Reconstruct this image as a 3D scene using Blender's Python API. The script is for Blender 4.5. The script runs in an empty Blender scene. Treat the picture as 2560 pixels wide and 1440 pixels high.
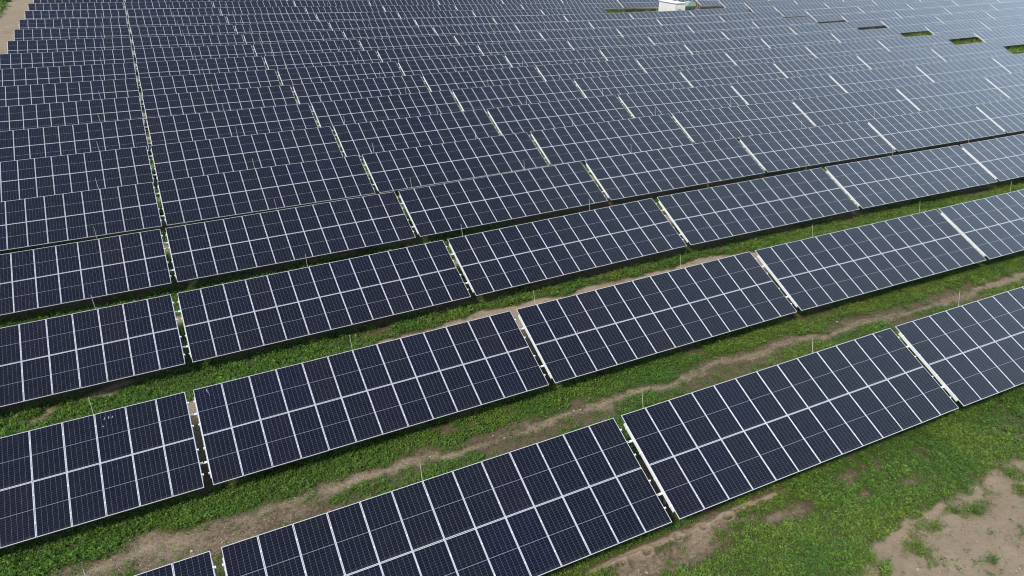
import bpy, bmesh, math, random
import numpy as np
from mathutils import Matrix, Vector

# ---------------------------------------------------------------- survey of the site
# heights (NZ) and sideways drift (NY) of the lower edge of every row of solar tables at each gap between tables,
# measured in metres; the terrain sheet is laid under them
G_= [1866.545166, 0.321915, -15.847675, 18.813289, 0.458313, -0.463045, 0.021731, 0.43235, 9.525082, 0.324063, 7.851589, 0.0]
NZ= [[-2.33, -1.69, -1.01, -0.29, 0.25, 0.66, 0.96, 1.22, 1.45, 1.66, 1.87, 2.07, 2.27, 2.46], [-2.05, -1.47, -0.87, -0.25, 0.22, 0.53, 0.79, 1.04, 1.27, 1.49, 1.71, 1.91, 2.12, 2.32], [-1.78, -1.28, -0.75, -0.22, 0.18, 0.37, 0.62, 0.87, 1.11, 1.33, 1.54, 1.76, 1.97, 2.19], [-1.52, -1.12, -0.74, -0.32, 0.05, 0.24, 0.48, 0.72, 0.94, 1.16, 1.38, 1.6, 1.83, 2.06], [-1.28, -0.98, -0.68, -0.31, -0.0, 0.14, 0.42, 0.59, 0.78, 0.99, 1.21, 1.45, 1.69, 1.94], [-1.05, -0.81, -0.59, -0.32, -0.08, 0.01, 0.19, 0.4, 0.6, 0.81, 1.05, 1.3, 1.57, 1.84], [-0.86, -0.68, -0.52, -0.3, -0.16, -0.14, 0.03, 0.21, 0.41, 0.64, 0.89, 1.17, 1.46, 1.75], [-0.68, -0.58, -0.48, -0.35, -0.24, -0.24, -0.12, 0.04, 0.25, 0.47, 0.74, 1.05, 1.36, 1.67], [-0.48, -0.46, -0.41, -0.35, -0.29, -0.31, -0.29, -0.08, 0.11, 0.34, 0.62, 0.95, 1.27, 1.59], [-0.23, -0.29, -0.33, -0.32, -0.31, -0.38, -0.44, -0.27, -0.06, 0.23, 0.52, 0.85, 1.17, 1.5], [0.05, -0.05, -0.19, -0.2, -0.24, -0.34, -0.4, -0.34, -0.23, 0.07, 0.38, 0.69, 1.04, 1.37], [0.32, 0.15, -0.04, -0.11, -0.12, -0.23, -0.34, -0.37, -0.3, 0.01, 0.32, 0.62, 0.92, 1.19], [0.61, 0.37, 0.17, 0.1, 0.03, -0.11, -0.27, -0.38, -0.36, -0.07, 0.17, 0.42, 0.67, 0.91], [0.85, 0.66, 0.49, 0.39, 0.24, 0.01, -0.21, -0.35, -0.37, -0.22, -0.08, 0.13, 0.34, 0.55], [1.13, 0.94, 0.78, 0.58, 0.34, 0.09, -0.15, -0.34, -0.45, -0.48, -0.36, -0.19, -0.02, 0.15], [1.35, 1.17, 0.96, 0.72, 0.44, 0.16, -0.11, -0.34, -0.52, -0.61, -0.59, -0.5, -0.39, -0.27], [1.59, 1.36, 1.12, 0.84, 0.53, 0.22, -0.08, -0.35, -0.57, -0.72, -0.78, -0.79, -0.75, -0.7], [1.82, 1.55, 1.26, 0.95, 0.62, 0.28, -0.05, -0.35, -0.62, -0.83, -0.97, -1.06, -1.1, -1.11]]
NY= [[0.16, 0.14, 0.08, -0.11, -0.29, -0.32, -0.26, -0.17, -0.1, -0.04, -0.01, 0.01, 0.02, 0.03], [0.09, 0.12, 0.13, 0.05, -0.22, -0.24, -0.21, -0.16, -0.1, -0.05, -0.02, 0.0, 0.02, 0.03], [0.02, 0.09, 0.18, 0.3, 0.07, -0.09, -0.16, -0.15, -0.1, -0.06, -0.03, -0.0, 0.01, 0.02], [-0.04, 0.05, 0.17, 0.36, 0.24, 0.04, -0.12, -0.13, -0.1, -0.07, -0.04, -0.02, 0.0, 0.02], [-0.07, 0.01, 0.12, 0.3, 0.26, 0.1, -0.03, -0.08, -0.09, -0.07, -0.05, -0.03, -0.01, 0.0], [-0.08, -0.01, 0.06, 0.16, 0.2, 0.1, 0.03, -0.03, -0.07, -0.08, -0.08, -0.06, -0.04, -0.01], [-0.08, -0.03, 0.03, 0.12, 0.18, 0.18, 0.11, 0.03, -0.05, -0.1, -0.11, -0.09, -0.06, -0.03], [-0.09, -0.04, 0.02, 0.13, 0.23, 0.26, 0.18, 0.1, -0.01, -0.11, -0.14, -0.12, -0.09, -0.06], [-0.11, -0.06, -0.0, 0.1, 0.19, 0.23, 0.24, 0.21, 0.08, -0.06, -0.13, -0.14, -0.12, -0.1], [-0.13, -0.09, -0.04, 0.01, 0.07, 0.15, 0.24, 0.28, 0.19, 0.06, -0.04, -0.11, -0.13, -0.14], [-0.18, -0.14, -0.1, -0.05, -0.01, 0.1, 0.22, 0.31, 0.28, 0.18, 0.05, -0.05, -0.13, -0.18], [-0.23, -0.19, -0.17, -0.13, -0.07, 0.04, 0.18, 0.3, 0.35, 0.31, 0.15, 0.02, -0.12, -0.19], [-0.25, -0.22, -0.2, -0.18, -0.11, -0.0, 0.13, 0.26, 0.36, 0.36, 0.19, 0.03, -0.08, -0.16], [-0.24, -0.2, -0.19, -0.18, -0.14, -0.04, 0.07, 0.19, 0.28, 0.31, 0.16, 0.04, -0.04, -0.12], [-0.19, -0.16, -0.15, -0.15, -0.13, -0.05, 0.03, 0.11, 0.16, 0.16, 0.11, 0.04, -0.02, -0.07], [-0.12, -0.11, -0.1, -0.1, -0.08, -0.04, 0.0, 0.05, 0.07, 0.07, 0.05, 0.03, -0.01, -0.04], [-0.05, -0.05, -0.05, -0.05, -0.04, -0.03, -0.01, -0.0, 0.01, 0.01, 0.01, 0.01, -0.0, -0.01], [0.01, 0.01, 0.01, 0.0, -0.0, -0.01, -0.03, -0.03, -0.04, -0.03, -0.02, -0.01, -0.0, 0.01]]
NX= [-0.02, -0.02, 0.05, 0.03, 0.03, -0.02, 0.03, 0.01, 0.02, 0.0, 0.03, 0.04, 0.04, -0.05, 0.04, -0.18, 0.0, 0.0]

CAM = G_[1:4]; TILT = G_[7]; PITCH = G_[8]; GAP = G_[9]; ROAD = G_[10]
MW, MH, MG = 1.134, 2.278, 0.02          # module width, height, gap between modules
NCOL = 13
TW = NCOL * MW + (NCOL - 1) * MG         # table width
TS = 2 * MH + MG                         # table slope length
L = TW + GAP
EDGE = 0.95                              # lower edge above ground
NZ = np.array(NZ); NY = np.array(NY)
NROW = 21

def extend(A):                           # the field goes on behind the last surveyed row
    A = list(A)
    while len(A) < NROW + 2:
        A.append(A[-1] + 0.6 * (A[-1] - A[-2]))
    A = np.array(A)
    c = A[:, -1:]
    return np.concatenate([A, c, c, c], 1)
NZ = extend(NZ); NY = extend(NY); NX = list(NX) + [0] * 8
NR, NK = NZ.shape

def ground(x, y):
    x = np.asarray(x, float); y = np.asarray(y, float)
    a = np.clip(x / L + 1, 0, NK - 1.001); b = np.clip(y / PITCH, 0, NR - 1.001)
    i = a.astype(int); j = b.astype(int); u = a - i; v = b - j
    return (NZ[j, i] * (1 - u) + NZ[j, i + 1] * u) * (1 - v) + (NZ[j + 1, i] * (1 - u) + NZ[j + 1, i + 1] * u) * v - EDGE

rng = np.random.default_rng(7)
random.seed(7)
_perm = rng.random((256, 256))
def vnoise(x, y, s, o=0.0):              # value noise, one octave
    x = np.asarray(x, float) / s + 37.3 + o * 17.1; y = np.asarray(y, float) / s + 91.7 - o * 9.3
    i = np.floor(x).astype(int); j = np.floor(y).astype(int); u = x - i; v = y - j
    u = u * u * (3 - 2 * u); v = v * v * (3 - 2 * v)
    P = lambda a, b: _perm[a & 255, b & 255]
    return (P(i, j) * (1 - u) + P(i + 1, j) * u) * (1 - v) + (P(i, j + 1) * (1 - u) + P(i + 1, j + 1) * u) * v
def fnoise(x, y, s, o=0.0):
    return vnoise(x, y, s, o) * .53 + vnoise(x, y, s * .47, o + 3) * .29 + vnoise(x, y, s * .21, o + 5) * .18

# ---------------------------------------------------------------- scene, camera, light
scene = bpy.context.scene
COL = scene.collection
def link(o, parent=None):
    COL.objects.link(o)
    if parent is not None: o.parent = parent
    return o
def tag(o, label=None, cat=None, group=None, kind=None):
    if label: o['label'] = label
    if cat: o['category'] = cat
    if group: o['group'] = group
    if kind: o['kind'] = kind
    return o

f, cx, cy, cz, yaw, pit, rol = G_[:7]
Fv = Vector((math.sin(yaw) * math.cos(pit), math.cos(yaw) * math.cos(pit), math.sin(pit)))
Rv = Vector((math.cos(yaw), -math.sin(yaw), 0)); Uv = Rv.cross(Fv)
c_, s_ = math.cos(rol), math.sin(rol)
R2 = c_ * Rv + s_ * Uv; U2 = -s_ * Rv + c_ * Uv
cd = bpy.data.cameras.new('camera'); cam = link(bpy.data.objects.new('camera', cd))
cd.sensor_width = 36; cd.lens = f / 2560 * 36; cd.clip_start = 0.5; cd.clip_end = 6000
M = Matrix.Identity(4)
for i in range(3):
    M[i][0] = R2[i]; M[i][1] = U2[i]; M[i][2] = -Fv[i]; M[i][3] = (cx, cy, cz)[i]
cam.matrix_world = M
scene.camera = cam
def project(x, y, z):
    d = Vector((x - cx, y - cy, z - cz)); w = d.dot(Fv)
    if w < 1: return None
    return 1280 + f * d.dot(R2) / w, 720 - f * d.dot(U2) / w
def at(px, py, h=0.0):                   # the ground point seen at a pixel of the 2560 x 1440 photograph
    d = Fv + R2 * ((px - 1280) / f) + U2 * ((720 - py) / f)
    z = 0.0
    for _ in range(30):
        t = (z - cz) / d.z; x, y = cx + d.x * t, cy + d.y * t
        z = float(ground(x, y)) + h
    return x, y, z

SUN_AZ, SUN_EL = math.radians(-122), math.radians(42)      # azimuth from +Y towards +X
sl = bpy.data.lights.new('sun', 'SUN'); sl.energy = 4.1; sl.angle = math.radians(9); sl.color = (1, .94, .83)
sun = link(bpy.data.objects.new('sun', sl)); sun.location = (0, 0, 60)
sd = Vector((math.sin(SUN_AZ) * math.cos(SUN_EL), math.cos(SUN_AZ) * math.cos(SUN_EL), math.sin(SUN_EL)))
sun.rotation_euler = sd.to_track_quat('Z', 'Y').to_euler()

world = bpy.data.worlds.new("World"); scene.world = world; world.use_nodes = True
nt = world.node_tree; N = nt.nodes; N.clear()
def nn(nt, typ, **kw):
    n = nt.nodes.new(typ)
    for k, v in kw.items():
        if k == 'ins':
            for a, b in v.items(): n.inputs[a].default_value = b
        else: setattr(n, k, v)
    return n
wout = nn(nt, 'ShaderNodeOutputWorld'); bg = nn(nt, 'ShaderNodeBackground', ins={'Strength': 0.1})
sky = nn(nt, 'ShaderNodeTexSky', sky_type='NISHITA', sun_disc=False, sun_elevation=SUN_EL, sun_rotation=SUN_AZ, air_density=1.2, dust_density=3.0, ozone_density=1.0)
tc = nn(nt, 'ShaderNodeTexCoord')
# a thin bright cloud sheet over the blue, brightest low in the east (to the right of the picture)
dot = nn(nt, 'ShaderNodeVectorMath', operation='DOT_PRODUCT'); dot.inputs[1].default_value = (0.92,0.2,0.33)
nt.links.new(tc.outputs['Generated'], dot.inputs[0])
mr = nn(nt, 'ShaderNodeMapRange', ins={'From Min': 0.62, 'From Max': 1.0, 'To Min': 0.0, 'To Max': 1.0}); mr.interpolation_type = 'SMOOTHSTEP'
nt.links.new(dot.outputs['Value'], mr.inputs['Value'])
cr = nn(nt, 'ShaderNodeMix', data_type='RGBA')
cr.inputs[6].default_value = (3.2,4.2,6.6, 1); cr.inputs[7].default_value = (20.5,26.8,33.5, 1)
nt.links.new(mr.outputs[0], cr.inputs[0])
no = nn(nt, 'ShaderNodeTexNoise', ins={'Scale': 2.2, 'Detail': 5.0, 'Roughness': .55})
nt.links.new(tc.outputs['Generated'], no.inputs['Vector'])
mr2 = nn(nt, 'ShaderNodeMapRange', ins={'From Min': .35, 'From Max': .65, 'To Min': .8, 'To Max': 1.0})
nt.links.new(no.outputs[0], mr2.inputs['Value'])
mx = nn(nt, 'ShaderNodeMix', data_type='RGBA')
nt.links.new(mr2.outputs[0], mx.inputs[0]); nt.links.new(sky.outputs[0], mx.inputs[6]); nt.links.new(cr.outputs[2], mx.inputs[7])
nt.links.new(mx.outputs[2], bg.inputs[0]); nt.links.new(bg.outputs[0], wout.inputs[0])
scene.view_settings.view_transform = 'Standard'; scene.view_settings.look = 'None'
scene.view_settings.exposure = 0.0; scene.view_settings.gamma = 1
scene.cycles.filter_width = 1.1
# ---------------------------------------------------------------- materials
def material(name):
    m = bpy.data.materials.new(name); m.use_nodes = True
    t = m.node_tree; b = t.nodes['Principled BSDF']
    return m, t, b
def plain(name, col, rough=.5, metal=0.0, var=0.0, scale=3.0, spec=.5):
    m, t, b = material(name)
    b.inputs['Base Color'].default_value = (*col, 1); b.inputs['Roughness'].default_value = rough
    b.inputs['Metallic'].default_value = metal; b.inputs['Specular IOR Level'].default_value = spec
    if var:
        co = nn(t, 'ShaderNodeTexCoord'); n = nn(t, 'ShaderNodeTexNoise', ins={'Scale': scale, 'Detail': 4.0})
        t.links.new(co.outputs['Object'], n.inputs['Vector'])
        x = nn(t, 'ShaderNodeMix', data_type='RGBA')
        x.inputs[6].default_value = (*[c * (1 - var) for c in col], 1); x.inputs[7].default_value = (*[min(1, c * (1 + var)) for c in col], 1)
        t.links.new(n.outputs[0], x.inputs[0]); t.links.new(x.outputs[2], b.inputs['Base Color'])
    return m
ALU = plain('anodised_aluminium', (.60, .61, .65), .42, 0, .04, 2)
GALV = plain('galvanised_steel', (.77, .77, .74), .5, 0, .07, 4)
STEEL = plain('dull_post_steel', (.42, .43, .43), .55, .2, .15, 3)
ROD = plain('rod_metal', (.62, .60, .50), .5, 0)
BACK = plain('white_backsheet', (.62, .63, .65), .6)
LIME = plain('dried_dropping', (.36, .34, .31), .8)

def math_(t, op, a, b=None, c=None):
    n = nn(t, 'ShaderNodeMath', operation=op)
    for i, v in enumerate((a, b, c)):
        if v is None: continue
        if isinstance(v, (int, float)): n.inputs[i].default_value = v
        else: t.links.new(v, n.inputs[i])
    return n.outputs[0]
def cell_material():
    m, t, b = material('solar_cells')
    co = nn(t, 'ShaderNodeTexCoord'); sp = nn(t, 'ShaderNodeSeparateXYZ'); t.links.new(co.outputs['Object'], sp.inputs[0])
    x, y = sp.outputs[0], sp.outputs[1]
    ax = math_(t, 'ABSOLUTE', x); ay = math_(t, 'ABSOLUTE', y)
    px, py, mid = .1815, .0922, .0085
    fx = math_(t, 'FRACT', math_(t, 'ADD', math_(t, 'DIVIDE', x, px), 10.0))
    dx = math_(t, 'ABSOLUTE', math_(t, 'SUBTRACT', fx, .5))              # .5 on a vertical cell gap
    vline = math_(t, 'GREATER_THAN', dx, .5 - .0024 / px)
    yy = math_(t, 'SUBTRACT', ay, mid)
    fy = math_(t, 'FRACT', math_(t, 'ADD', math_(t, 'DIVIDE', yy, py), 10.0))
    dy = math_(t, 'ABSOLUTE', math_(t, 'SUBTRACT', fy, .5))
    hline = math_(t, 'GREATER_THAN', dy, .5 - .0013 / py)
    midl = math_(t, 'LESS_THAN', yy, 0.0)
    mar = math_(t, 'MAXIMUM', math_(t, 'GREATER_THAN', ax, 3 * px), math_(t, 'GREATER_THAN', yy, 12 * py))
    line = math_(t, 'MAXIMUM', math_(t, 'MAXIMUM', math_(t, 'MULTIPLY', vline, .8), math_(t, 'MULTIPLY', hline, .6)), math_(t, 'MAXIMUM', midl, mar))
    # nine busbars per cell, hair thin
    bx = math_(t, 'ABSOLUTE', math_(t, 'SUBTRACT', math_(t, 'FRACT', math_(t, 'MULTIPLY', fx, 9.0)), .5))
    bus = math_(t, 'MULTIPLY', math_(t, 'LESS_THAN', bx, .02), .06)
    line = math_(t, 'MAXIMUM', line, bus)
    oi = nn(t, 'ShaderNodeObjectInfo')
    ra = nn(t, 'ShaderNodeValToRGB'); ra.color_ramp.interpolation = 'LINEAR'
    e = ra.color_ramp.elements
    e[0].position = 0; e[0].color = (.0036, .0046, .0135, 1); e[1].position = 1; e[1].color = (.0075, .0064, .0115, 1)
    k = e.new(.35); k.color = (.0042, .0050, .0120, 1); k = e.new(.7); k.color = (.0050, .0060, .0120, 1); k = e.new(.85); k.color = (.0040, .0052, .0175, 1)
    t.links.new(oi.outputs['Random'], ra.inputs[0])
    # a little mottling from cell to cell
    wn = nn(t, 'ShaderNodeTexWhiteNoise'); wn.noise_dimensions = '3D'
    cv = nn(t, 'ShaderNodeCombineXYZ')
    t.links.new(math_(t, 'FLOOR', math_(t, 'DIVIDE', x, px)), cv.inputs[0]); t.links.new(math_(t, 'FLOOR', math_(t, 'DIVIDE', y, py)), cv.inputs[1])
    t.links.new(math_(t, 'MULTIPLY', oi.outputs['Random'], 91.0), cv.inputs[2]); t.links.new(cv.outputs[0], wn.inputs[0])
    br = math_(t, 'MULTIPLY_ADD', wn.outputs[0], .35, .82)
    sc = nn(t, 'ShaderNodeMix', data_type='RGBA', blend_type='MULTIPLY'); sc.inputs[0].default_value = 1
    cb = nn(t, 'ShaderNodeCombineColor')
    for i in range(3): t.links.new(br, cb.inputs[i])
    t.links.new(ra.outputs[0], sc.inputs[6]); t.links.new(cb.outputs[0], sc.inputs[7])
    mxx = nn(t, 'ShaderNodeMix', data_type='RGBA'); mxx.inputs[7].default_value = (.22, .235, .28, 1)
    t.links.new(line, mxx.inputs[0]); t.links.new(sc.outputs[2], mxx.inputs[6])
    # dust: a thin film, thicker along the lower edge where the rain leaves it
    dg = nn(t, 'ShaderNodeTexNoise', ins={'Scale': 2.3, 'Detail': 5.0, 'Roughness': .65}); gp = nn(t, 'ShaderNodeNewGeometry'); t.links.new(gp.outputs['Position'], dg.inputs['Vector'])
    low = nn(t, 'ShaderNodeMapRange', ins={'From Min': -1.0, 'From Max': -1.12, 'To Min': .0, 'To Max': .16}); t.links.new(y, low.inputs[0])
    film = nn(t, 'ShaderNodeMapRange', ins={'From Min': .4, 'From Max': .8, 'To Min': .0, 'To Max': .02}); t.links.new(dg.outputs[0], film.inputs[0])
    du = nn(t, 'ShaderNodeMix', data_type='RGBA'); du.inputs[7].default_value = (.24, .21, .17, 1)
    t.links.new(math_(t, 'ADD', math_(t, 'MULTIPLY', low.outputs[0], dg.outputs[0]), film.outputs[0]), du.inputs[0])
    t.links.new(mxx.outputs[2], du.inputs[6]); t.links.new(du.outputs[2], b.inputs['Base Color'])
    # dust film: slightly varying gloss
    dn = nn(t, 'ShaderNodeTexNoise', ins={'Scale': 1.7, 'Detail': 3.0}); geo = nn(t, 'ShaderNodeNewGeometry')
    t.links.new(geo.outputs['Position'], dn.inputs['Vector'])
    t.links.new(math_(t, 'MULTIPLY_ADD', dn.outputs[0], .12, .10), b.inputs['Roughness'])
    b.inputs['IOR'].default_value = 1.45; b.inputs['Specular IOR Level'].default_value = 0.25
    return m
CELLS = cell_material()

# ---------------------------------------------------------------- mesh helpers
class MB:
    def __init__(s): s.v = []; s.f = []; s.m = []
    def hexa(s, P, mi=0):
        n = len(s.v); s.v += [tuple(p) for p in P]
        for q in ((3, 2, 1, 0), (4, 5, 6, 7), (0, 1, 5, 4), (1, 2, 6, 5), (2, 3, 7, 6), (3, 0, 4, 7)):
            s.f.append(tuple(n + i for i in q)); s.m.append(mi)
    def box(s, x0, x1, y0, y1, z0, z1, mi=0):
        s.hexa([(x0, y0, z0), (x1, y0, z0), (x1, y1, z0), (x0, y1, z0), (x0, y0, z1), (x1, y0, z1), (x1, y1, z1), (x0, y1, z1)], mi)
    def quad(s, P, mi=0):
        n = len(s.v); s.v += [tuple(p) for p in P]; s.f.append((n, n + 1, n + 2, n + 3)); s.m.append(mi)
    def tube(s, a, b, r0, r1=None, seg=8, mi=0, cap=True):
        a, b = Vector(a), Vector(b); r1 = r0 if r1 is None else r1
        d = (b - a).normalized(); u = d.orthogonal().normalized(); w = d.cross(u); n = len(s.v)
        for c, r in ((a, r0), (b, r1)):
            for i in range(seg):
                t = 2 * math.pi * i / seg; s.v.append(tuple(c + u * (r * math.cos(t)) + w * (r * math.sin(t))))
        for i in range(seg):
            j = (i + 1) % seg; s.f.append((n + i, n + j, n + seg + j, n + seg + i)); s.m.append(mi)
        if cap:
            s.f.append(tuple(n + i for i in reversed(range(seg)))); s.m.append(mi)
            s.f.append(tuple(n + seg + i for i in range(seg))); s.m.append(mi)
    def bar(s, a, b, w, h, mi=0):                     # rectangular bar between two points
        a, b = Vector(a), Vector(b); d = (b - a).normalized()
        u = d.cross(Vector((0, 0, 1)));
        u = u.normalized() if u.length > 1e-4 else Vector((1, 0, 0))
        n = u.cross(d); u = u * w / 2; n = n * h / 2
        s.hexa([a - u - n, a + u - n, a + u + n, a - u + n, b - u - n, b + u - n, b + u + n, b - u + n], mi)
    def mesh(s, name, mats):
        me = bpy.data.meshes.new(name); me.from_pydata(s.v, [], s.f)
        for m in mats: me.materials.append(m)
        if len(mats) > 1: me.polygons.foreach_set('material_index', s.m)
        me.update(); return me
    def obj(s, name, mats, parent=None, loc=None):
        o = bpy.data.objects.new(name, s.mesh(name, mats if isinstance(mats, list) else [mats]))
        if loc: o.location = loc
        return link(o, parent)

# ---------------------------------------------------------------- ground cover layout (world metres)
def band(v, a, b, w):                                  # 1 inside [a, b], soft edge w
    return np.clip((v - a) / w + .5, 0, 1) * np.clip((b - v) / w + .5, 0, 1)
def blob(x, y, bx, by, rx, ry):
    return np.clip(1.35 - np.sqrt(((x - bx) / rx) ** 2 + ((y - by) / ry) ** 2), 0, 1)
EDGE_X = [-60, 8, 12.6, 15.5, 19.2, 19.9, 21.1, 22.6, 23.9, 25.0, 26.6, 28.2, 29.6, 31.3, 36, 60]
EDGE_Y = [-5., -3.4, -2.6, -4.6, -4.9, -4.2, -3.7, -3.2, -3.4, -3.15, -3.0, -2.9, -2.8, -2.7, -2.6, -2.6]
def layout(x, y):
    """vegetation cover and trodden-soil weight at ground points"""
    x = np.asarray(x, float); y = np.asarray(y, float)
    wx = x + (fnoise(x, y, 2.2, 1) - .5) * 1.6; wy = y + (fnoise(x, y, 1.8, 2) - .5) * 1.3
    r = np.floor(y / PITCH); s = wy - r * PITCH
    n1 = fnoise(x, y, 3.0, 7); n2 = fnoise(x, y, 1.0, 9)
    veg = np.full(x.shape, .95) - .55 * (n1 < .36) * (n2 < .5)
    under = band(s, 1.3, 4.6, .6); veg = veg * (1 - under) + under * (.06 + .38 * (n1 > .55))
    trk = band(s, 6.9, 8.5, .7)
    # lane behind the front row: the trodden strip lies plainly in view, ragged weeds on its near side
    l0 = (r == 0)
    c0 = 8.3 + .12 * np.sin(x * .31) - .35 * np.clip((x - 34) / 9, 0, 1)
    trk_dull = .75
    t0 = trk_dull * np.clip(1.25 - np.abs(wy - c0) / (.44 - .1 * n2), 0, 1) * (.35 + .85 * n1)
    wide = np.clip((9 - x) / 9, 0, 1)
    t0 = np.maximum(t0, wide * band(wy, 7.0, 9.0, .8) * (.25 + .5 * n2))
    veg0 = np.where(wy > 9.05 + .5 * (n1 - .5), .97, np.where(n1 > .44, .82, .40)) * (1 - np.clip(t0 * 1.3, 0, 1))
    veg0 = np.where((wy > 8.95) | (wy < 4.6), np.maximum(veg0, veg * (wy > 8.95)), veg0)
    veg0 = np.maximum(veg0, .75 * blob(x, y, 2.2, 8.9, 1.2, .5)); veg0 = np.maximum(veg0, .7 * blob(x, y, 4.6, 7.6, .7, .35))
    far_r = np.clip((x - 30) / 6, 0, 1) * (n1 > .42) * band(wy, 8.7, 9.6, .3)
    veg0 = np.maximum(veg0, far_r * .8)
    veg = np.where(l0 & (y > 4.4), veg0, veg); trk = np.where(l0, t0, trk)
    # lane behind the second row
    l1 = (r == 1); e1 = 17.3 + 1.45 * np.clip((x - 5) / 7, 0, 1); e1 = e1 - 1.6 * np.clip((x - 33) / 4, 0, 1); t1 = band(wy, 16.0, e1, .4)
    veg = np.where(l1 & (y > 14.2), np.where(wy > e1 + .05, .97, .3) * (1 - t1), veg); trk = np.where(l1, t1, trk)
    l2 = (r == 2); t2 = band(wy, 24.9, 26.2, .6); veg = np.where(l2 & (y > 23.5), .95 * (1 - .8 * t2), veg); trk = np.where(l2, t2, trk)
    veg = np.where((r > 2) & (s > 4.8), .95 * (1 - .8 * trk), veg)
    for b in ((-4.3, 19.7, .9, .45), (-3.4, 20.2, .9, .35), (-6.3, 19.3, .5, .3), (-7.0, 18.8, .6, .3)):
        q = blob(x + (wx - x) * .4, y + (wy - y) * .4, *b); veg = veg * (1 - q); trk = np.maximum(trk, q * .8)
    # open ground in front of the first row
    fr = (y < .75)
    ey = np.interp(x, EDGE_X, EDGE_Y)
    gr = np.clip((wy - ey) / .9 + .55, 0, 1); vf = gr * np.where((n1 < .36) & (n2 < .5), .6, 1.0) + (1 - gr) * (.08 + .3 * (n2 > .62))
    soil = blob(wx, wy, 13.2, -.55, 1.6, .6); soil = np.maximum(soil, blob(wx, wy, 16.3, -.35, 2.6, .75))
    for b in ((19.6, -.75, .9, .4), (18.4, -.3, .9, .3), (23.5, -.45, .8, .35), (23.3, -1.2, .45, .3), (20.2, -1.0, .9, .35), (25.5, -1.7, .6, .28), (15.0, -2.2, 1.1, .4), (17.6, -3.9, 1.6, .4)):
        soil = np.maximum(soil, blob(x + (wx - x) * .5, y + (wy - y) * .5, *b) * .72)
    vf = vf * (1 - soil)
    for b in ((26.4, -3.75, 1.6, .42), (28.8, -4.0, .7, .5), (24.0, -3.95, .9, .4), (29.6, -3.3, .8, .35), (22.6, -4.3, .8, .45), (21.0, -4.4, .6, .4), (26.0, -4.9, .25, .15), (24.6, -5.6, .3, .2)):
        vf = np.maximum(vf, .8 * blob(x + (wx - x) * 1.1, y + (wy - y) * .9, *b) * np.clip(.25 + 1.5 * n2, 0, 1))
    drip = np.exp(-((y - .2 + .05 * np.sin(x * 1.3)) / .13) ** 2) * band(x, 11.5, 21.5, 1.5)
    vf = vf * (1 - .95 * band(y, .02, .42, .15) * band(x, 11.5, 20.5, 1.5))
    veg = np.where(fr & (x > 6), vf, veg)
    trk = np.where(fr, np.maximum(np.clip((ey - wy) / .8 + .6, 0, 1.15), np.maximum(soil * .55, drip)), trk)
    # brown churned soil and gravel round the transformer cabin, farm track along the left end of the rows
    st = np.clip((x + .25 * (y - 95) - 112) / 5, 0, 1) * np.clip((y - 86) / 8, 0, 1) * np.clip((170 - y) / 10, 0, 1)
    st = np.maximum(st, band(x, 88, 128, 3) * band(y, 119, 131, 2)); st = st * (1 - .5 * band(x, 80, 131, 3) * band(y, 131.5, 160, 2) * (x < 121))
    veg = veg * (1 - st); trk = np.maximum(trk * (1 - st), st * np.where(n1 > .5, .45, .15) + band(x, 88, 124, 3) * band(y, 122, 130.5, 2) * .7 + band(x, 121, 130.5, 1.5) * band(y, 126, 158, 4) * .9)
    rd = band(wx, -21.6, -15.4, .6); veg = np.where(wx < -14.5, np.where(wx < -21.3, .97, 0), veg); trk = np.where(wx < -14.5, rd, trk)
    rag = vnoise(x, y, .34, 51) * .6 + vnoise(x, y, .13, 52) * .4
    edge = np.clip(1 - np.abs(veg - .5) * 2, 0, 1)
    veg = np.clip(veg + (rag - .5) * (.35 + 1.0 * edge), 0, 1)
    veg = np.maximum(veg, .42 * (rag > .74) * (x > -14))
    return veg, np.clip(trk, 0, 1.2)

def spaced(stops):                                     # [(position, step)...] -> coordinates
    out = [stops[0][0]]
    for (a, st), (b, _) in zip(stops, stops[1:]):
        k = max(1, int(round((b - a) / st))); out += [a + (b - a) * (i + 1) / k for i in range(k)]
    return np.array(out)
gx = spaced([(-1500, 240), (-300, 40), (-60, 3), (-26, .4), (8, .14), (11.4, .09), (22, .14), (34, .3), (62, 1.2), (240, 12), (420, 200), (2200, 0)])
gy = spaced([(-900, 200), (-100, 20), (-24, 1.0), (-9, .14), (-.5, .045), (.7, .2), (.95, .3), (22, .45), (48, 1.2), (215, 10), (400, 200), (2400, 0)])
GX, GY = np.meshgrid(gx, gy)
GZ = ground(GX, GY)
veg, trk = layout(GX, GY)
near = np.exp(-np.clip(np.hypot(GX - 15, GY - 5) - 50, 0, None) / 40)
GZ = GZ + (fnoise(GX, GY, 1.1, 4) - .5) * .11 * near + (fnoise(GX, GY, .35, 6) - .5) * .05 * near - .05 * trk * near
rut = np.exp(-((GY - 7.75) / .16) ** 2) + np.exp(-((GY - 8.65) / .16) ** 2)
GZ -= .05 * rut * trk
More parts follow.
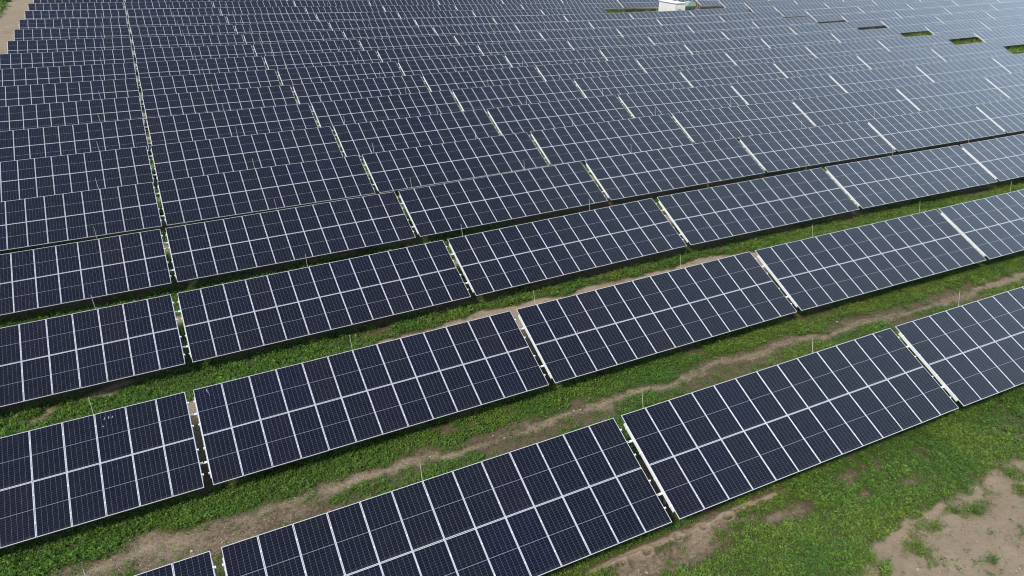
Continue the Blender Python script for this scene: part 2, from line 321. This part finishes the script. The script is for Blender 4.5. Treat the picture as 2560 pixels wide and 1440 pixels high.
# soil washed into a low ridge with splash pits where rain drips off the modules of the front row
pits = np.zeros_like(GZ); rims = np.zeros_like(GZ)
RP = np.array([at(*q)[:2] for q in ((1516, 1413), (1587, 1387), (1650, 1358), (1712, 1335), (1779, 1306), (1802, 1288), (1846, 1277), (1904, 1250))])
RIDGE = lambda x: np.interp(x, RP[:, 0], RP[:, 1]) + .04 * (vnoise(x, x * 0, .5, 61) - .5)
for px_, py_ in ((1550, 1407), (1616, 1378), (1694, 1342), (1757, 1317), (1819, 1292), (1874, 1265)):
    hx, hy, _z = at(px_, py_); dd = np.sqrt(((GX - hx) / 1.25) ** 2 + (GY - hy) ** 2)
    pits += np.exp(-(dd / .11) ** 2); rims += np.exp(-((dd - .2) / .06) ** 2)
dr = np.exp(-((GY - RIDGE(GX)) / (.045 + .05 * vnoise(GX, GX * 0, .8, 62))) ** 2) * band(GX, 12.0, 20.6, 1.0) * np.clip(.25 + 1.3 * vnoise(GX, GX * 0, .6, 63), 0, 1)
GZ += .11 * dr + .05 * rims - .13 * pits
dr = np.clip(dr + .8 * rims, 0, 1)
me = bpy.data.meshes.new('ground')
ny, nx = GX.shape
co = np.stack([GX, GY, GZ], -1).reshape(-1, 3)
idx = np.arange(nx * ny).reshape(ny, nx)
fc = np.stack([idx[:-1, :-1], idx[:-1, 1:], idx[1:, 1:], idx[1:, :-1]], -1).reshape(-1, 4)
def fill(me, co, fc):
    n = fc.shape[1]
    me.vertices.add(len(co)); me.vertices.foreach_set('co', co.astype('f').ravel())
    me.loops.add(fc.size); me.loops.foreach_set('vertex_index', fc.astype('i').ravel())
    me.polygons.add(len(fc)); me.polygons.foreach_set('loop_start', np.arange(0, fc.size, n).astype('i'))
    try: me.polygons.foreach_set('loop_total', np.full(len(fc), n, 'i'))
    except Exception: pass
    me.update(calc_edges=True)
fill(me, co, fc)
me.polygons.foreach_set('use_smooth', np.ones(len(fc), bool))
darken = np.clip(1.2 * fnoise(GX, GY, 4, 11) - .3 + pits * 2.5, 0, 1)  # random darker soil tone, strongest inside the splash pits
ca = me.color_attributes.new('cover', 'FLOAT_COLOR', 'POINT')
ca.data.foreach_set('color', np.stack([veg, trk, darken, dr * (1 - np.clip(pits, 0, 1))], -1).astype('f').ravel())

m, t, b = material('soil')
at_ = nn(t, 'ShaderNodeAttribute', attribute_name='cover'); sc_ = nn(t, 'ShaderNodeSeparateColor'); t.links.new(at_.outputs['Color'], sc_.inputs[0])
geo = nn(t, 'ShaderNodeNewGeometry')
def noise(t, geo, scale, detail=5.0, rough=.6):
    n = nn(t, 'ShaderNodeTexNoise', ins={'Scale': scale, 'Detail': detail, 'Roughness': rough}); t.links.new(geo.outputs['Position'], n.inputs['Vector']); return n.outputs[0]
def mixc(t, fac, a, b_):
    x = nn(t, 'ShaderNodeMix', data_type='RGBA')
    for i, v in ((0, fac), (6, a), (7, b_)):
        if isinstance(v, tuple): x.inputs[i].default_value = (*v, 1)
        elif isinstance(v, float): x.inputs[i].default_value = v
        else: t.links.new(v, x.inputs[i])
    return x.outputs[2]
def ramp(t, v, a, b_):
    n = nn(t, 'ShaderNodeMapRange', ins={'From Min': a, 'From Max': b_}); t.links.new(v, n.inputs[0]); return n.outputs[0]
n_a, n_b, n_c = noise(t, geo, .9), noise(t, geo, 6.0), noise(t, geo, 38.0, 3.0)
brown = mixc(t, ramp(t, n_b, .3, .7), (.090, .062, .037), (.168, .121, .076))
tan = mixc(t, ramp(t, n_a, .3, .7), (.27, .205, .135), (.40, .31, .215))
tan = mixc(t, ramp(t, n_c, .35, .75), tan, (.31, .24, .16))
tw = math_(t, 'ADD', sc_.outputs[1], math_(t, 'MULTIPLY', math_(t, 'SUBTRACT', n_b, .5), .9))
base = mixc(t, ramp(t, tw, .25, .75), brown, tan)
vw = math_(t, 'ADD', sc_.outputs[0], math_(t, 'MULTIPLY', math_(t, 'SUBTRACT', n_b, .5), .7))
lit = mixc(t, ramp(t, n_c, .3, .7), (.050, .072, .018), (.085, .112, .032))
base = mixc(t, ramp(t, vw, .35, .85), base, lit)
base = mixc(t, math_(t, 'MULTIPLY', sc_.outputs[2], .22), base, (.09, .066, .045))
base = mixc(t, math_(t, 'MULTIPLY', at_.outputs['Alpha'], .9), base, (.36, .29, .21))
t.links.new(base, b.inputs['Base Color']); b.inputs['Roughness'].default_value = .95; b.inputs['Specular IOR Level'].default_value = .15
sx_ = nn(t, 'ShaderNodeSeparateXYZ'); t.links.new(geo.outputs['Position'], sx_.inputs[0])
lug = math_(t, 'MULTIPLY', math_(t, 'SINE', math_(t, 'ADD', math_(t, 'MULTIPLY', sx_.outputs[0], 26.0), math_(t, 'MULTIPLY', math_(t, 'ABSOLUTE', math_(t, 'SUBTRACT', math_(t, 'FRACT', math_(t, 'MULTIPLY', sx_.outputs[1], 2.2)), .5)), 12.0))), math_(t, 'MULTIPLY', math_(t, 'MULTIPLY', sc_.outputs[1], .22), math_(t, 'GREATER_THAN', sx_.outputs[1], 5.0)))
n_d = noise(t, geo, 110.0, 2.0)
bp = nn(t, 'ShaderNodeBump', ins={'Strength': .8, 'Distance': .07}); hh = math_(t, 'ADD', math_(t, 'ADD', n_b, lug), math_(t, 'ADD', math_(t, 'MULTIPLY', n_c, .6), math_(t, 'MULTIPLY', n_d, .3)))
t.links.new(hh, bp.inputs['Height']); t.links.new(bp.outputs[0], b.inputs['Normal'])
me.materials.append(m)
tag(link(bpy.data.objects.new('ground', me)), 'bare brown soil and trodden dirt between the solar rows', None, None, 'structure')

# ---------------------------------------------------------------- weeds and grass: countless small leaves, one cover
def scatter(x0, x1, y0, y1, per_m2, keep):
    n = int((x1 - x0) * (y1 - y0) * per_m2)
    x = rng.uniform(x0, x1, n); y = rng.uniform(y0, y1, n)
    d = Vector
    X = np.stack([x, y, ground(x, y)], -1) - np.array([cx, cy, cz])
    w = X @ np.array(Fv); px = 1280 + f * (X @ np.array(R2)) / np.maximum(w, .1); py = 720 - f * (X @ np.array(U2)) / np.maximum(w, .1)
    ok = (w > 1) & (px > -220) & (px < 2780) & (py > -30) & (py < 1600)
    x, y = x[ok], y[ok]
    v, _ = layout(x, y)
    ok = rng.random(len(x)) < v ** 1.6 * keep(x, y)
    return x[ok], y[ok], v[ok]
def clumps(x, y, v, nleaf, size, height):
    n = len(x); big = fnoise(x, y, 1.3, 21)
    hs = (.6 + .8 * big) * rng.uniform(.6, 1.35, n) * (.45 + .55 * v)
    z = ground(x, y)
    az = rng.uniform(0, 2 * np.pi, (n, nleaf)); blade = rng.random((n, nleaf)) < (.25 + .5 * fnoise(x, y, 1.9, 41))[:, None]
    el = np.where(blade, rng.uniform(.7, 1.4, (n, nleaf)), rng.uniform(.1, .9, (n, nleaf)))
    ln = size * rng.uniform(.6, 1.3, (n, nleaf)) * hs[:, None]; wd = ln * np.where(blade, .11, rng.uniform(.26, .5, (n, nleaf))); ln = ln * np.where(blade, 1.55, 1.0)
    rad = rng.uniform(0, 1.0, (n, nleaf)) * size * 1.5
    a2 = rng.uniform(0, 2 * np.pi, (n, nleaf))
    bx = x[:, None] + rad * np.cos(a2); by = y[:, None] + rad * np.sin(a2); bz = z[:, None] + rng.uniform(.0, 1, (n, nleaf)) ** 1.3 * height * hs[:, None]
    dx, dy, dz = np.cos(az) * np.cos(el), np.sin(az) * np.cos(el), np.sin(el)
    sx, sy = -np.sin(az), np.cos(az)
    P0 = np.stack([bx, by, bz], -1); D = np.stack([dx, dy, dz], -1) * ln[..., None]; S_ = np.stack([sx, sy, 0 * sx], -1) * wd[..., None]
    droop = np.zeros_like(D); droop[..., 2] = -.25 * ln
    V = np.stack([P0, P0 + D * .55 + S_, P0 + D + droop, P0 + D * .55 - S_], 2).reshape(-1, 3)
    # leaf colour: mid green, some yellow-green plants, some dark, a few straw
    yel = np.clip(fnoise(x, y, 2.6, 31) * 1.7 - .45, 0, 1) * np.clip(.45 + (x - 2) / 20, .35, 1) + rng.normal(0, .13, n)
    yel = yel + .3 * (x > 55)
    yel = np.clip(yel, 0, 1)[:, None] + rng.normal(0, .08, (n, nleaf)); yel = np.clip(yel, 0, 1)[..., None]
    c = np.array([.108, .226, .036]) * (1 - yel) + np.array([.220, .305, .046]) * yel
    c = c * rng.uniform(.6, 1.35, (n, 1, 1)) * rng.uniform(.8, 1.2, (n, nleaf, 1))
    dry = rng.random((n, nleaf, 1)) < np.where(v < .6, .16, .035)[:, None, None]
    c = np.where(dry, np.array([.17, .135, .07]), c)
    c = np.repeat(c.reshape(-1, 3), 4, 0)
    return V, c
parts = []
NEAR_D = lambda x, y: np.clip(1.15 - np.hypot(x - 12, y + 8) / 95, .2, 1)
x, y, v = scatter(-14, 50, -9, 14, 200, NEAR_D); parts.append(clumps(x, y, v, 8, .080, .16))
x, y, v = scatter(-18, 72, 14, 33, 95, NEAR_D); parts.append(clumps(x, y, v, 8, .11, .17))
x, y, v = scatter(-16, 110, 33, 62, 24, lambda x, y: 1 + 0 * x); parts.append(clumps(x, y, v, 8, .24, .28))
x, y, v = scatter(-16, 150, 62, 112, 6, lambda x, y: (x > 60) * 1.0); parts.append(clumps(x, y, v, 8, .34, .32))
x, y, v = scatter(84, 140, 129, 162, 5, lambda x, y: 1 + 0 * x); parts.append(clumps(x, y, v, 8, .4, .4))
x, y, v = scatter(-60, -20, 120, 215, 3, lambda x, y: 1 + 0 * x); parts.append(clumps(x, y, v, 8, .5, .4))
# taller stalky plants and dry stems standing out of the low growth
x, y, v = scatter(-14, 48, -9, 26, 1.6, lambda x, y: (v_ := vnoise(x, y, 2.4, 71)) * v_ * 1.6); parts.append(clumps(x, y, v, 22, .10, .34))
V = np.concatenate([p[0] for p in parts]); Cc = np.concatenate([p[1] for p in parts])
me = bpy.data.meshes.new('weeds'); fill(me, V, np.arange(len(V)).reshape(-1, 4))
ca = me.color_attributes.new('tint', 'FLOAT_COLOR', 'POINT'); ca.data.foreach_set('color', np.concatenate([Cc, np.ones((len(Cc), 1))], 1).astype('f').ravel())
m, t, b = material('leaf'); a_ = nn(t, 'ShaderNodeAttribute', attribute_name='tint')
t.links.new(a_.outputs['Color'], b.inputs['Base Color']); b.inputs['Roughness'].default_value = .55; b.inputs['Specular IOR Level'].default_value = .3
tr = nn(t, 'ShaderNodeBsdfTranslucent'); t.links.new(a_.outputs['Color'], tr.inputs[0]); ms = nn(t, 'ShaderNodeMixShader', ins={0: .4})
o_ = t.nodes['Material Output']; t.links.new(b.outputs[0], ms.inputs[1]); t.links.new(tr.outputs[0], ms.inputs[2]); t.links.new(ms.outputs[0], o_.inputs[0])
me.materials.append(m)
tag(link(bpy.data.objects.new('weeds', me)), 'low green weeds and grass growing between and in front of the solar rows', 'weeds', None, 'stuff')

# ---------------------------------------------------------------- crumbs of earth and grit on the bare strips
def crumbs(n, x0, x1, y0, y1):
    x = rng.uniform(x0, x1, n); y = rng.uniform(y0, y1, n); v, tk = layout(x, y)
    X = np.stack([x, y, ground(x, y)], -1) - np.array([cx, cy, cz]); w = X @ np.array(Fv)
    px = 1280 + f * (X @ np.array(R2)) / np.maximum(w, .1); py = 720 - f * (X @ np.array(U2)) / np.maximum(w, .1)
    ok = (v < .55) & (w > 1) & (px > -150) & (px < 2700) & (py < 1600) & (rng.random(n) < .35 + .65 * vnoise(x, y, .9, 81)); x, y = x[ok], y[ok]
    return x, y
x1_, y1_ = crumbs(60000, -8, 46, 6.2, 9.6); x2_, y2_ = crumbs(60000, 8, 36, -8.5, .7)
x = np.concatenate([x1_, x2_]); y = np.concatenate([y1_, y2_]); n = len(x)
sz = .010 + .035 * rng.random(n) ** 4
zz = ground(x, y) + (fnoise(x, y, 1.1, 4) - .5) * .11 + (fnoise(x, y, .35, 6) - .5) * .05 - .03
octa = np.array([[1, 0, 0], [0, 1, 0], [-1, 0, 0], [0, -1, 0], [0, 0, 1], [0, 0, -1]], float)
rot = rng.uniform(0, 2 * np.pi, n); jit = rng.uniform(.6, 1.3, (n, 6, 1))
P = octa[None] * jit * sz[:, None, None] * np.array([1.2, .9, .7])
P = np.stack([P[..., 0] * np.cos(rot)[:, None] - P[..., 1] * np.sin(rot)[:, None], P[..., 0] * np.sin(rot)[:, None] + P[..., 1] * np.cos(rot)[:, None], P[..., 2]], -1)
P += np.stack([x, y, zz], -1)[:, None]
F = np.array([[0, 1, 4], [1, 2, 4], [2, 3, 4], [3, 0, 4], [1, 0, 5], [2, 1, 5], [3, 2, 5], [0, 3, 5]])
F = (F[None] + 6 * np.arange(n)[:, None, None]).reshape(-1, 3)
me = bpy.data.meshes.new('earth_crumbs'); fill(me, P.reshape(-1, 3), F)
ca = me.color_attributes.new('tint', 'FLOAT_COLOR', 'POINT'); g_ = np.repeat(rng.uniform(.75, 1.3, n), 6)[:, None]
ca.data.foreach_set('color', np.concatenate([g_ * np.array([.30, .235, .165]), np.ones((6 * n, 1))], 1).astype('f').ravel())
m, t, b = material('earth_crumb'); a_ = nn(t, 'ShaderNodeAttribute', attribute_name='tint'); t.links.new(a_.outputs['Color'], b.inputs['Base Color']); b.inputs['Roughness'].default_value = .95
me.materials.append(m)
tag(link(bpy.data.objects.new('earth_crumbs', me)), 'small crumbs of dry brown earth strewn over the bare strips', 'gravel', None, 'stuff')
# ---------------------------------------------------------------- solar tables
RH, BH = .112, .10                                    # rail and beam depth
def frame_mb(mb, mi=0):
    a, b_, w, h = MW / 2, MH / 2, .017, .035
    for s in (-1, 1):
        mb.box(min(s * a, s * (a - w)), max(s * a, s * (a - w)), -b_, b_, -h, 0, mi)
        mb.box(-a + w, a - w, min(s * b_, s * (b_ - w)), max(s * b_, s * (b_ - w)), -h, -.0005, mi)
def glass_mb(mb, mi=0, mb_=1):
    a, b_ = MW / 2 - .0155, MH / 2 - .0155
    mb.quad([(-a, -b_, -.004), (a, -b_, -.004), (a, b_, -.004), (-a, b_, -.004)], mi)
    mb.quad([(-a, b_, -.009), (a, b_, -.009), (a, -b_, -.009), (-a, -b_, -.009)], mb_)
q = MB(); glass_mb(q); ME_GLASS = q.mesh('solar_panel', [CELLS, BACK])
q = MB(); frame_mb(q); ME_FRAME = q.mesh('panel_frame', [ALU])
q = MB(); glass_mb(q); frame_mb(q, 2); ME_PANEL = q.mesh('solar_panel_framed', [CELLS, BACK, ALU])
def rail_mesh(kind):                                  # kind 0 inner, -1 left end, 1 right end
    q = MB(); y0, y1 = .075 * TS, .925 * TS
    if kind == 0: q.box(-.021, .021, y0, y1, -.035 - RH, -.036)
    else:                                             # the end rails stand out past the modules
        q.box(*sorted((kind * (.037 if kind < 0 else .016), -kind * .02)), y0, y1, -.036 - RH, -.036)
        if kind < 0: q.box(-.037, -.031, y0 + .002, y1 - .002, -.0355, -.014)
    for v in (.125, .375, .625, .875):                # clamps holding the module frames
        yc = v * TS
        if kind == 0: q.box(-.026, .026, yc - .028, yc + .028, -.002, .006)
        else:
            q.box(*sorted((kind * (.0375 if kind < 0 else .0165), kind * .080)), yc - .03, yc + .03, -.10, -.005)
            q.box(*sorted((-kind * .02, kind * .03)), yc - .025, yc + .025, .0005, .007)
    return q.mesh('rail', [GALV])
ME_RAIL = {k: rail_mesh(k) for k in (0, -1, 1)}
q = MB(); q.tube((-.15, 0, 0), (TW + .13, 0, 0), BH / 2, seg=10); q.box(TW + .13, TW + .2, -.05, -.02, -.012, .012); ME_BEAM = q.mesh('beam', [GALV])
q = MB(); q.box(-.05, .05, -.004, .004, 0, 1); q.box(-.05, -.042, .004, .05, 0, 1); q.box(.042, .05, .004, .05, 0, 1); ME_POST = q.mesh('post', [STEEL])
RV0, RV1 = .2, .8
q = MB(); q.box(-.03, .03, RV0 * TS, RV1 * TS, -.035 - RH - BH - .09, -.036 - RH - BH); ME_RAFTER = q.mesh('rafter', [STEEL])
q = MB(); q.tube((0, 0, 0), (0, 0, .78), .013, .010, 6); q.box(-.012, .012, -.012, .012, -.1, .02); ME_ROD = q.mesh('lightning_rod', [ROD])
POST_U = (.55, 3.5, 6.5, 9.5, 12.45); PV = .36
ROD_X = [-14.6, -3.82, 6.9, 16.35, 25.42, 35.0, 44.1, 53.2, 62.3, 71.4, 80.6, 89.7, 98.8, 108, 117.1, 130, 139.2, 148.3, 157.5, 166.7, 175.8, 185, 194.1, 203.2]

def table_frame(r, k):
    """matrix of a table: origin at its lower left corner, x along the row, y up the slope, z out of the glass"""
    sh = ROAD if k >= 8 else 0
    a = Vector((k * L + NX[r] + sh, r * PITCH + NY[r, k + 1], NZ[r, k + 1])); e = Vector((k * L + TW + NX[r] + sh, r * PITCH + NY[r, k + 2], NZ[r, k + 2]))
    x = (e - a).normalized(); y = Vector((0, math.cos(TILT), math.sin(TILT))); y = (y - x * y.dot(x)).normalized(); z = x.cross(y)
    Mt = Matrix.Identity(4)
    for i in range(3): Mt[i][0], Mt[i][1], Mt[i][2], Mt[i][3] = x[i], y[i], z[i], a[i]
    return Mt
def in_view(Mt, pad):
    hit = 0
    for i in range(27):
        for j in range(9):
            p = project(*(Mt @ Vector((TW * i / 26, TS * j / 8, 0))))
            if p and -pad < p[0] < 2560 + pad and -pad < p[1] < 1440 + pad: hit += 1
    return hit
ORD = 'first second third fourth fifth sixth seventh eighth ninth tenth eleventh twelfth thirteenth fourteenth fifteenth sixteenth seventeenth eighteenth nineteenth twentieth twenty-first twenty-second'.split()
todo = []
for r in range(NROW):
    n = 0
    for k in range(-1, 15):
        if r in (13, 14) and k in (6, 7): continue    # clearing round the transformer cabin
        Mt = table_frame(r, k)
        if in_view(Mt, 0) > 1: n += 1; todo.append((r, k, Mt, n))
        elif in_view(Mt, 130): todo.append((r, k, Mt, 0))
def child(name, mesh, root, Mw, E):
    o = bpy.data.objects.new(name, mesh); o.parent = root; o.matrix_basis = E @ Mw; COL.objects.link(o); return o
T = Matrix.Translation
tables = {}
for r, k, Mt, n in todo:
    near = r <= 3
    c = Mt @ Vector((TW / 2, TS * PV, 0)); gz = float(ground(c.x, c.y))
    root = link(bpy.data.objects.new('solar_table', None)); root.location = (c.x, c.y, gz); root.empty_display_size = .3
    row = 'front row' if r == 0 else ORD[r] + ' row from the front'
    if n: lab = f'dark solar table in the {row}, {ORD[n - 1]} from the left'
    else: lab = f'dark solar table in the {row}, past the {"left" if k < 3 else "right"} picture edge'
    if r in range(6, 16) and k == 8 and n: lab = f'dark solar table in the {row}, right of the aisle'
    tag(root, lab, 'solar table', 'solar tables in rows on the field')
    E = T(root.location).inverted(); tables[r, k] = root
    for i in range(NCOL):
        for j in range(2):
            Mm = Mt @ T(((MW + MG) * i + MW / 2 + random.uniform(-.002, .002), (MH + MG) * j + MH / 2 + random.uniform(-.002, .002), 0)) \
                @ Matrix.Rotation(math.radians(random.gauss(0, .12)), 4, 'X') @ Matrix.Rotation(math.radians(random.gauss(0, .15)), 4, 'Y')
            if near:
                p = child('solar_panel', ME_GLASS, root, Mm, E)
                fr_ = bpy.data.objects.new('panel_frame', ME_FRAME); fr_.parent = p; COL.objects.link(fr_)
            else: child('solar_panel', ME_PANEL, root, Mm, E)
    for i in range(NCOL + 1):
        e = -1 if i == 0 else 1 if i == NCOL else 0
        if near or e: child('rail', ME_RAIL[e], root, Mt @ T(((MW + MG) * i - (0 if e < 0 else MG if e > 0 else MG / 2), 0, 0)), E)
    for v in (.255, .765): child('beam', ME_BEAM, root, Mt @ T((0, v * TS, -.036 - RH - BH / 2)), E)
    for u in POST_U:
        top = Mt @ Vector((u * (MW + MG), PV * TS, -.036 - RH - BH - .09)); g0 = float(ground(top.x, top.y)) - .25
        child('post', ME_POST, root, T((top.x, top.y, g0)) @ Matrix.Diagonal((1, 1, top.z - g0 + .05, 1)), E)
        if near or u == POST_U[0]:
            child('rafter', ME_RAFTER, root, Mt @ T((u * (MW + MG), 0, 0)), E)
            hi = Mt @ Vector((u * (MW + MG), .235 * TS, -.04 - RH - BH - .09)); lo = Vector((top.x, top.y, g0 + .25 + .42))
            q = MB(); q.tube(lo - root.location, hi - root.location, .022, seg=6); q.obj('brace', GALV, root)
    x0 = Mt.translation.x
    for xr in ROD_X:
        u = (xr - x0) / TW
        if .005 < u < .995:
            lean = Matrix.Rotation(math.radians(random.uniform(-2, 2)) - .16, 4, 'X') @ Matrix.Rotation(math.radians(random.uniform(-2, 2)) - .06, 4, 'Y')
            tp = Mt @ Vector((u * TW, TS + .012, -.01)); child('lightning_rod', ME_ROD, root, T(tp) @ lean @ Matrix.Diagonal((.75, .75, 1, 1) if near else (1.15, 1.15, 1, 1)), E)
print('tables', len(todo), 'in view', sum(1 for q in todo if q[3]))

# dried bird droppings on four modules of the nearer rows
def dropping(r, k, u, v, marks):
    Mt = table_frame(r, k); root = tables[r, k]; q = MB()
    for (dx, dy, ln, w, a) in marks:
        ca_, sa = math.cos(a), math.sin(a)
        P = []
        for (s, t_) in ((-.5, .0), (-.3, -.5), (.35, -.35), (.5, 0), (.3, .5), (-.35, .4)):
            xx, yy = t_ * w, s * ln; P.append((dx + xx * ca_ - yy * sa, dy + xx * sa + yy * ca_, 0.0))
        n = len(q.v); q.v += P; q.f.append(tuple(range(n, n + 6))); q.m.append(0)
    o = q.obj('bird_dropping', LIME, root)
    o.matrix_basis = T(root.location).inverted() @ Mt @ T((u * (MW + MG), v * TS, .0002)); return o
if (1, 0) in tables: dropping(1, 0, .45, .955, [(0, .02, .16, .035, .1), (.03, -.1, .1, .02, .1), (.06, -.22, .08, .015, .2)])
if (1, -1) in tables: dropping(1, -1, 10.55, .93, [(0, 0, .16, .03, -.5), (-.14, .02, .15, .035, -.1), (-.3, 0, .14, .025, -.3), (-.38, -.35, .1, .03, .6)])
if (0, 1) in tables: dropping(0, 1, 12.2, .95, [(0, 0, .12, .03, .3), (.05, -.08, .06, .02, 0)])
if (1, 1) in tables: dropping(1, 1, 2.1, .52, [(0, 0, .07, .04, .3), (.02, .07, .05, .02, 0)])

# ---------------------------------------------------------------- transformer cabin and its neighbours
WHITE = plain('white_cabin_paint', (.78, .79, .77), .45, 0, .03, 1)
WHITE2 = plain('roof_paint', (.82, .83, .83), .5, 0, .04, 1)
GREY = plain('grey_trim', (.28, .30, .33), .5)
DARK = plain('dark_gap', (.05, .06, .06), .7)
GREEN = plain('dark_green_paint', (.045, .10, .075), .45, 0, .1, 2)
PALE = plain('pale_green_paint', (.30, .40, .31), .5, 0, .08, 2)
CONC = plain('pale_concrete', (.42, .37, .30), .9, 0, .12, 2)
CX, CY = 112.2, 130.3; CW, CDp, CH = 2.75, 6.1, 3.0
cz0 = float(ground(CX + 1, CY + 2)) - .1
cab = link(bpy.data.objects.new('transformer_cabin', None)); cab.location = (CX, CY, cz0)
tag(cab, 'white steel transformer cabin with flat roof standing in the clearing between far rows', 'cabin')
q = MB(); q.box(0, CW, 0, CDp, .15, CH); q.box(-.04, .1, -.04, .1, .15, CH - .01); q.box(CW - .1, CW + .04, -.04, .1, .15, CH - .01); q.box(-.04, .1, CDp - .1, CDp + .04, .15, CH - .01)
q.obj('body', WHITE, cab)
q = MB(); q.box(-.1, CW + .1, -.1, CDp + .1, 0, .15); q.obj('plinth', CONC, cab)
q = MB(); q.box(-.12, CW + .12, -.12, CDp + .12, CH + .002, CH + .14); rf = q.obj('roof', GREY, cab)
q = MB(); q.hexa([(-.14, -.14, CH + .142), (CW + .14, -.14, CH + .142), (CW + .14, CDp + .14, CH + .142), (-.14, CDp + .14, CH + .142), (.1, .1, CH + .26), (CW - .1, .1, CH + .26), (CW - .1, CDp - .1, CH + .26), (.1, CDp - .1, CH + .26)]); q.obj('roof_cover', WHITE2, rf)
for y0 in (.35, 2.1, 3.9):
    q = MB(); q.box(-.03, -.002, y0, y0 + 1.5, .3, CH - .35); d_ = q.obj('door', WHITE, cab)
    q = MB(); q.box(-.07, -.032, y0 + 1.3, y0 + 1.36, 1.2, 1.8); q.obj('handle', GREY, d_)
    q = MB(); q.box(-.038, -.0315, y0 + .02, y0 + .05, .3, CH - .35); q.box(-.038, -.0315, y0 + .74, y0 + .765, .3, CH - .35); q.obj('door_seam', GREY, d_)
q = MB(); q.box(.35, 1.95, -.03, -.002, .35, CH - .5); d_ = q.obj('door', WHITE, cab)
q = MB(); q.box(.35, .39, -.04, -.031, .35, CH - .5); q.box(.35, 1.1, -.04, -.031, CH - .9, CH - .84); q.obj('door_seam', GREY, d_)
for zz in (1.15, 1.6):
    q = MB()
    for i in range(5): q.box(.8, 1.7, -.075, -.032, zz + i * .06, zz + i * .06 + .03)
    q.obj('louvre', GREY, d_)

TX, TY = 116.6, 131.5; tz0 = float(ground(TX, TY)) - .1
tr_ = link(bpy.data.objects.new('transformer', None)); tr_.location = (TX, TY, tz0)
tag(tr_, 'dark green transformer with a pale green arched hood right of the white cabin', 'transformer')
q = MB(); q.box(0, 2.3, 0, 1.9, .1, 2.25)
q.obj('tank', GREEN, tr_)
q = MB(); q.box(-.1, 2.4, -.1, 2.0, 0, .1); q.obj('plinth', CONC, tr_)
for i in range(9):
    q = MB(); q.box(.12 + i * .25, .17 + i * .25, -.22, -.002, .5, 2.0); q.obj('cooling_fin', GREEN, tr_)
q = MB(); n = 10
for i in range(n):
    a0, a1 = math.pi * i / n, math.pi * (i + 1) / n
    xa, xb = 1.15 - 1.2 * math.cos(a0), 1.15 - 1.2 * math.cos(a1); za, zb = 2.5 + .7 * math.sin(a0), 2.5 + .7 * math.sin(a1)
    q.hexa([(xa, -.05, 2.252), (xb, -.05, 2.252), (xb, 1.95, 2.252), (xa, 1.95, 2.252), (xa, -.05, za), (xb, -.05, zb), (xb, 1.95, zb), (xa, 1.95, za)])
q.obj('hood', PALE, tr_)

pz = float(ground(120.2, 132.5))
pl = link(bpy.data.objects.new('pole', None)); pl.location = (120.2, 132.5, pz)
tag(pl, 'thin pale pole standing between the green transformer and the next solar row', 'pole')
q = MB(); q.tube((0, 0, -.2), (0, 0, 4.2), .055, .045, 8); q.obj('pole_shaft', CONC, pl)
q = MB(); q.box(-.15, .15, -.15, .15, 0, .12); q.obj('base_plate', STEEL, pl)

# ---------------------------------------------------------------- pale stones lying on the dirt
STONE = plain('pale_stone', (.46, .42, .36), .9, 0, .15, 6)
def stone(px, py, s, lab, grp):
    x, y, z = at(px, py)
    bm = bmesh.new(); bmesh.ops.create_icosphere(bm, subdivisions=2, radius=1)
    for v_ in bm.verts:
        d = v_.co.copy(); k_ = 1 + .35 * math.sin(d.x * 3.1 + px) * math.cos(d.y * 2.7 + py) + .15 * math.sin(d.z * 5 + px)
        v_.co = Vector((d.x * s * k_, d.y * s * .75 * k_, d.z * s * .55 * k_))
    me = bpy.data.meshes.new('stone'); bm.to_mesh(me); bm.free(); me.materials.append(STONE)
    o = link(bpy.data.objects.new('stone', me)); o.location = (x, y, z + s * .2); o.rotation_euler = (0, 0, px)
    tag(o, lab, 'stone', grp)
for i, (px, py) in enumerate(((1076, 1141), (737, 1245), (1232, 1090), (1261, 1096), (1547, 1024), (1517, 1012), (1451, 1025), (1413, 1010), (1435, 1027), (1473, 996), (1785, 895), (2092, 805), (2107, 808), (2040, 823), (555, 1357), (479, 1378))):
    stone(px, py, (.035, .05, .04, .06)[i % 4], 'small pale stone lying on the trodden dirt strip behind the front row', 'pale stones on the dirt strip')
for i, (px, py) in enumerate(((1763, 1426), (1617, 1432), (1910, 1397), (2549, 1421), (2294, 1424), (1975, 1434), (2541, 1428))):
    stone(px, py, (.035, .045, .055)[i % 3], 'small pale stone lying on the open ground in front of the front row', 'pale stones on the open ground')
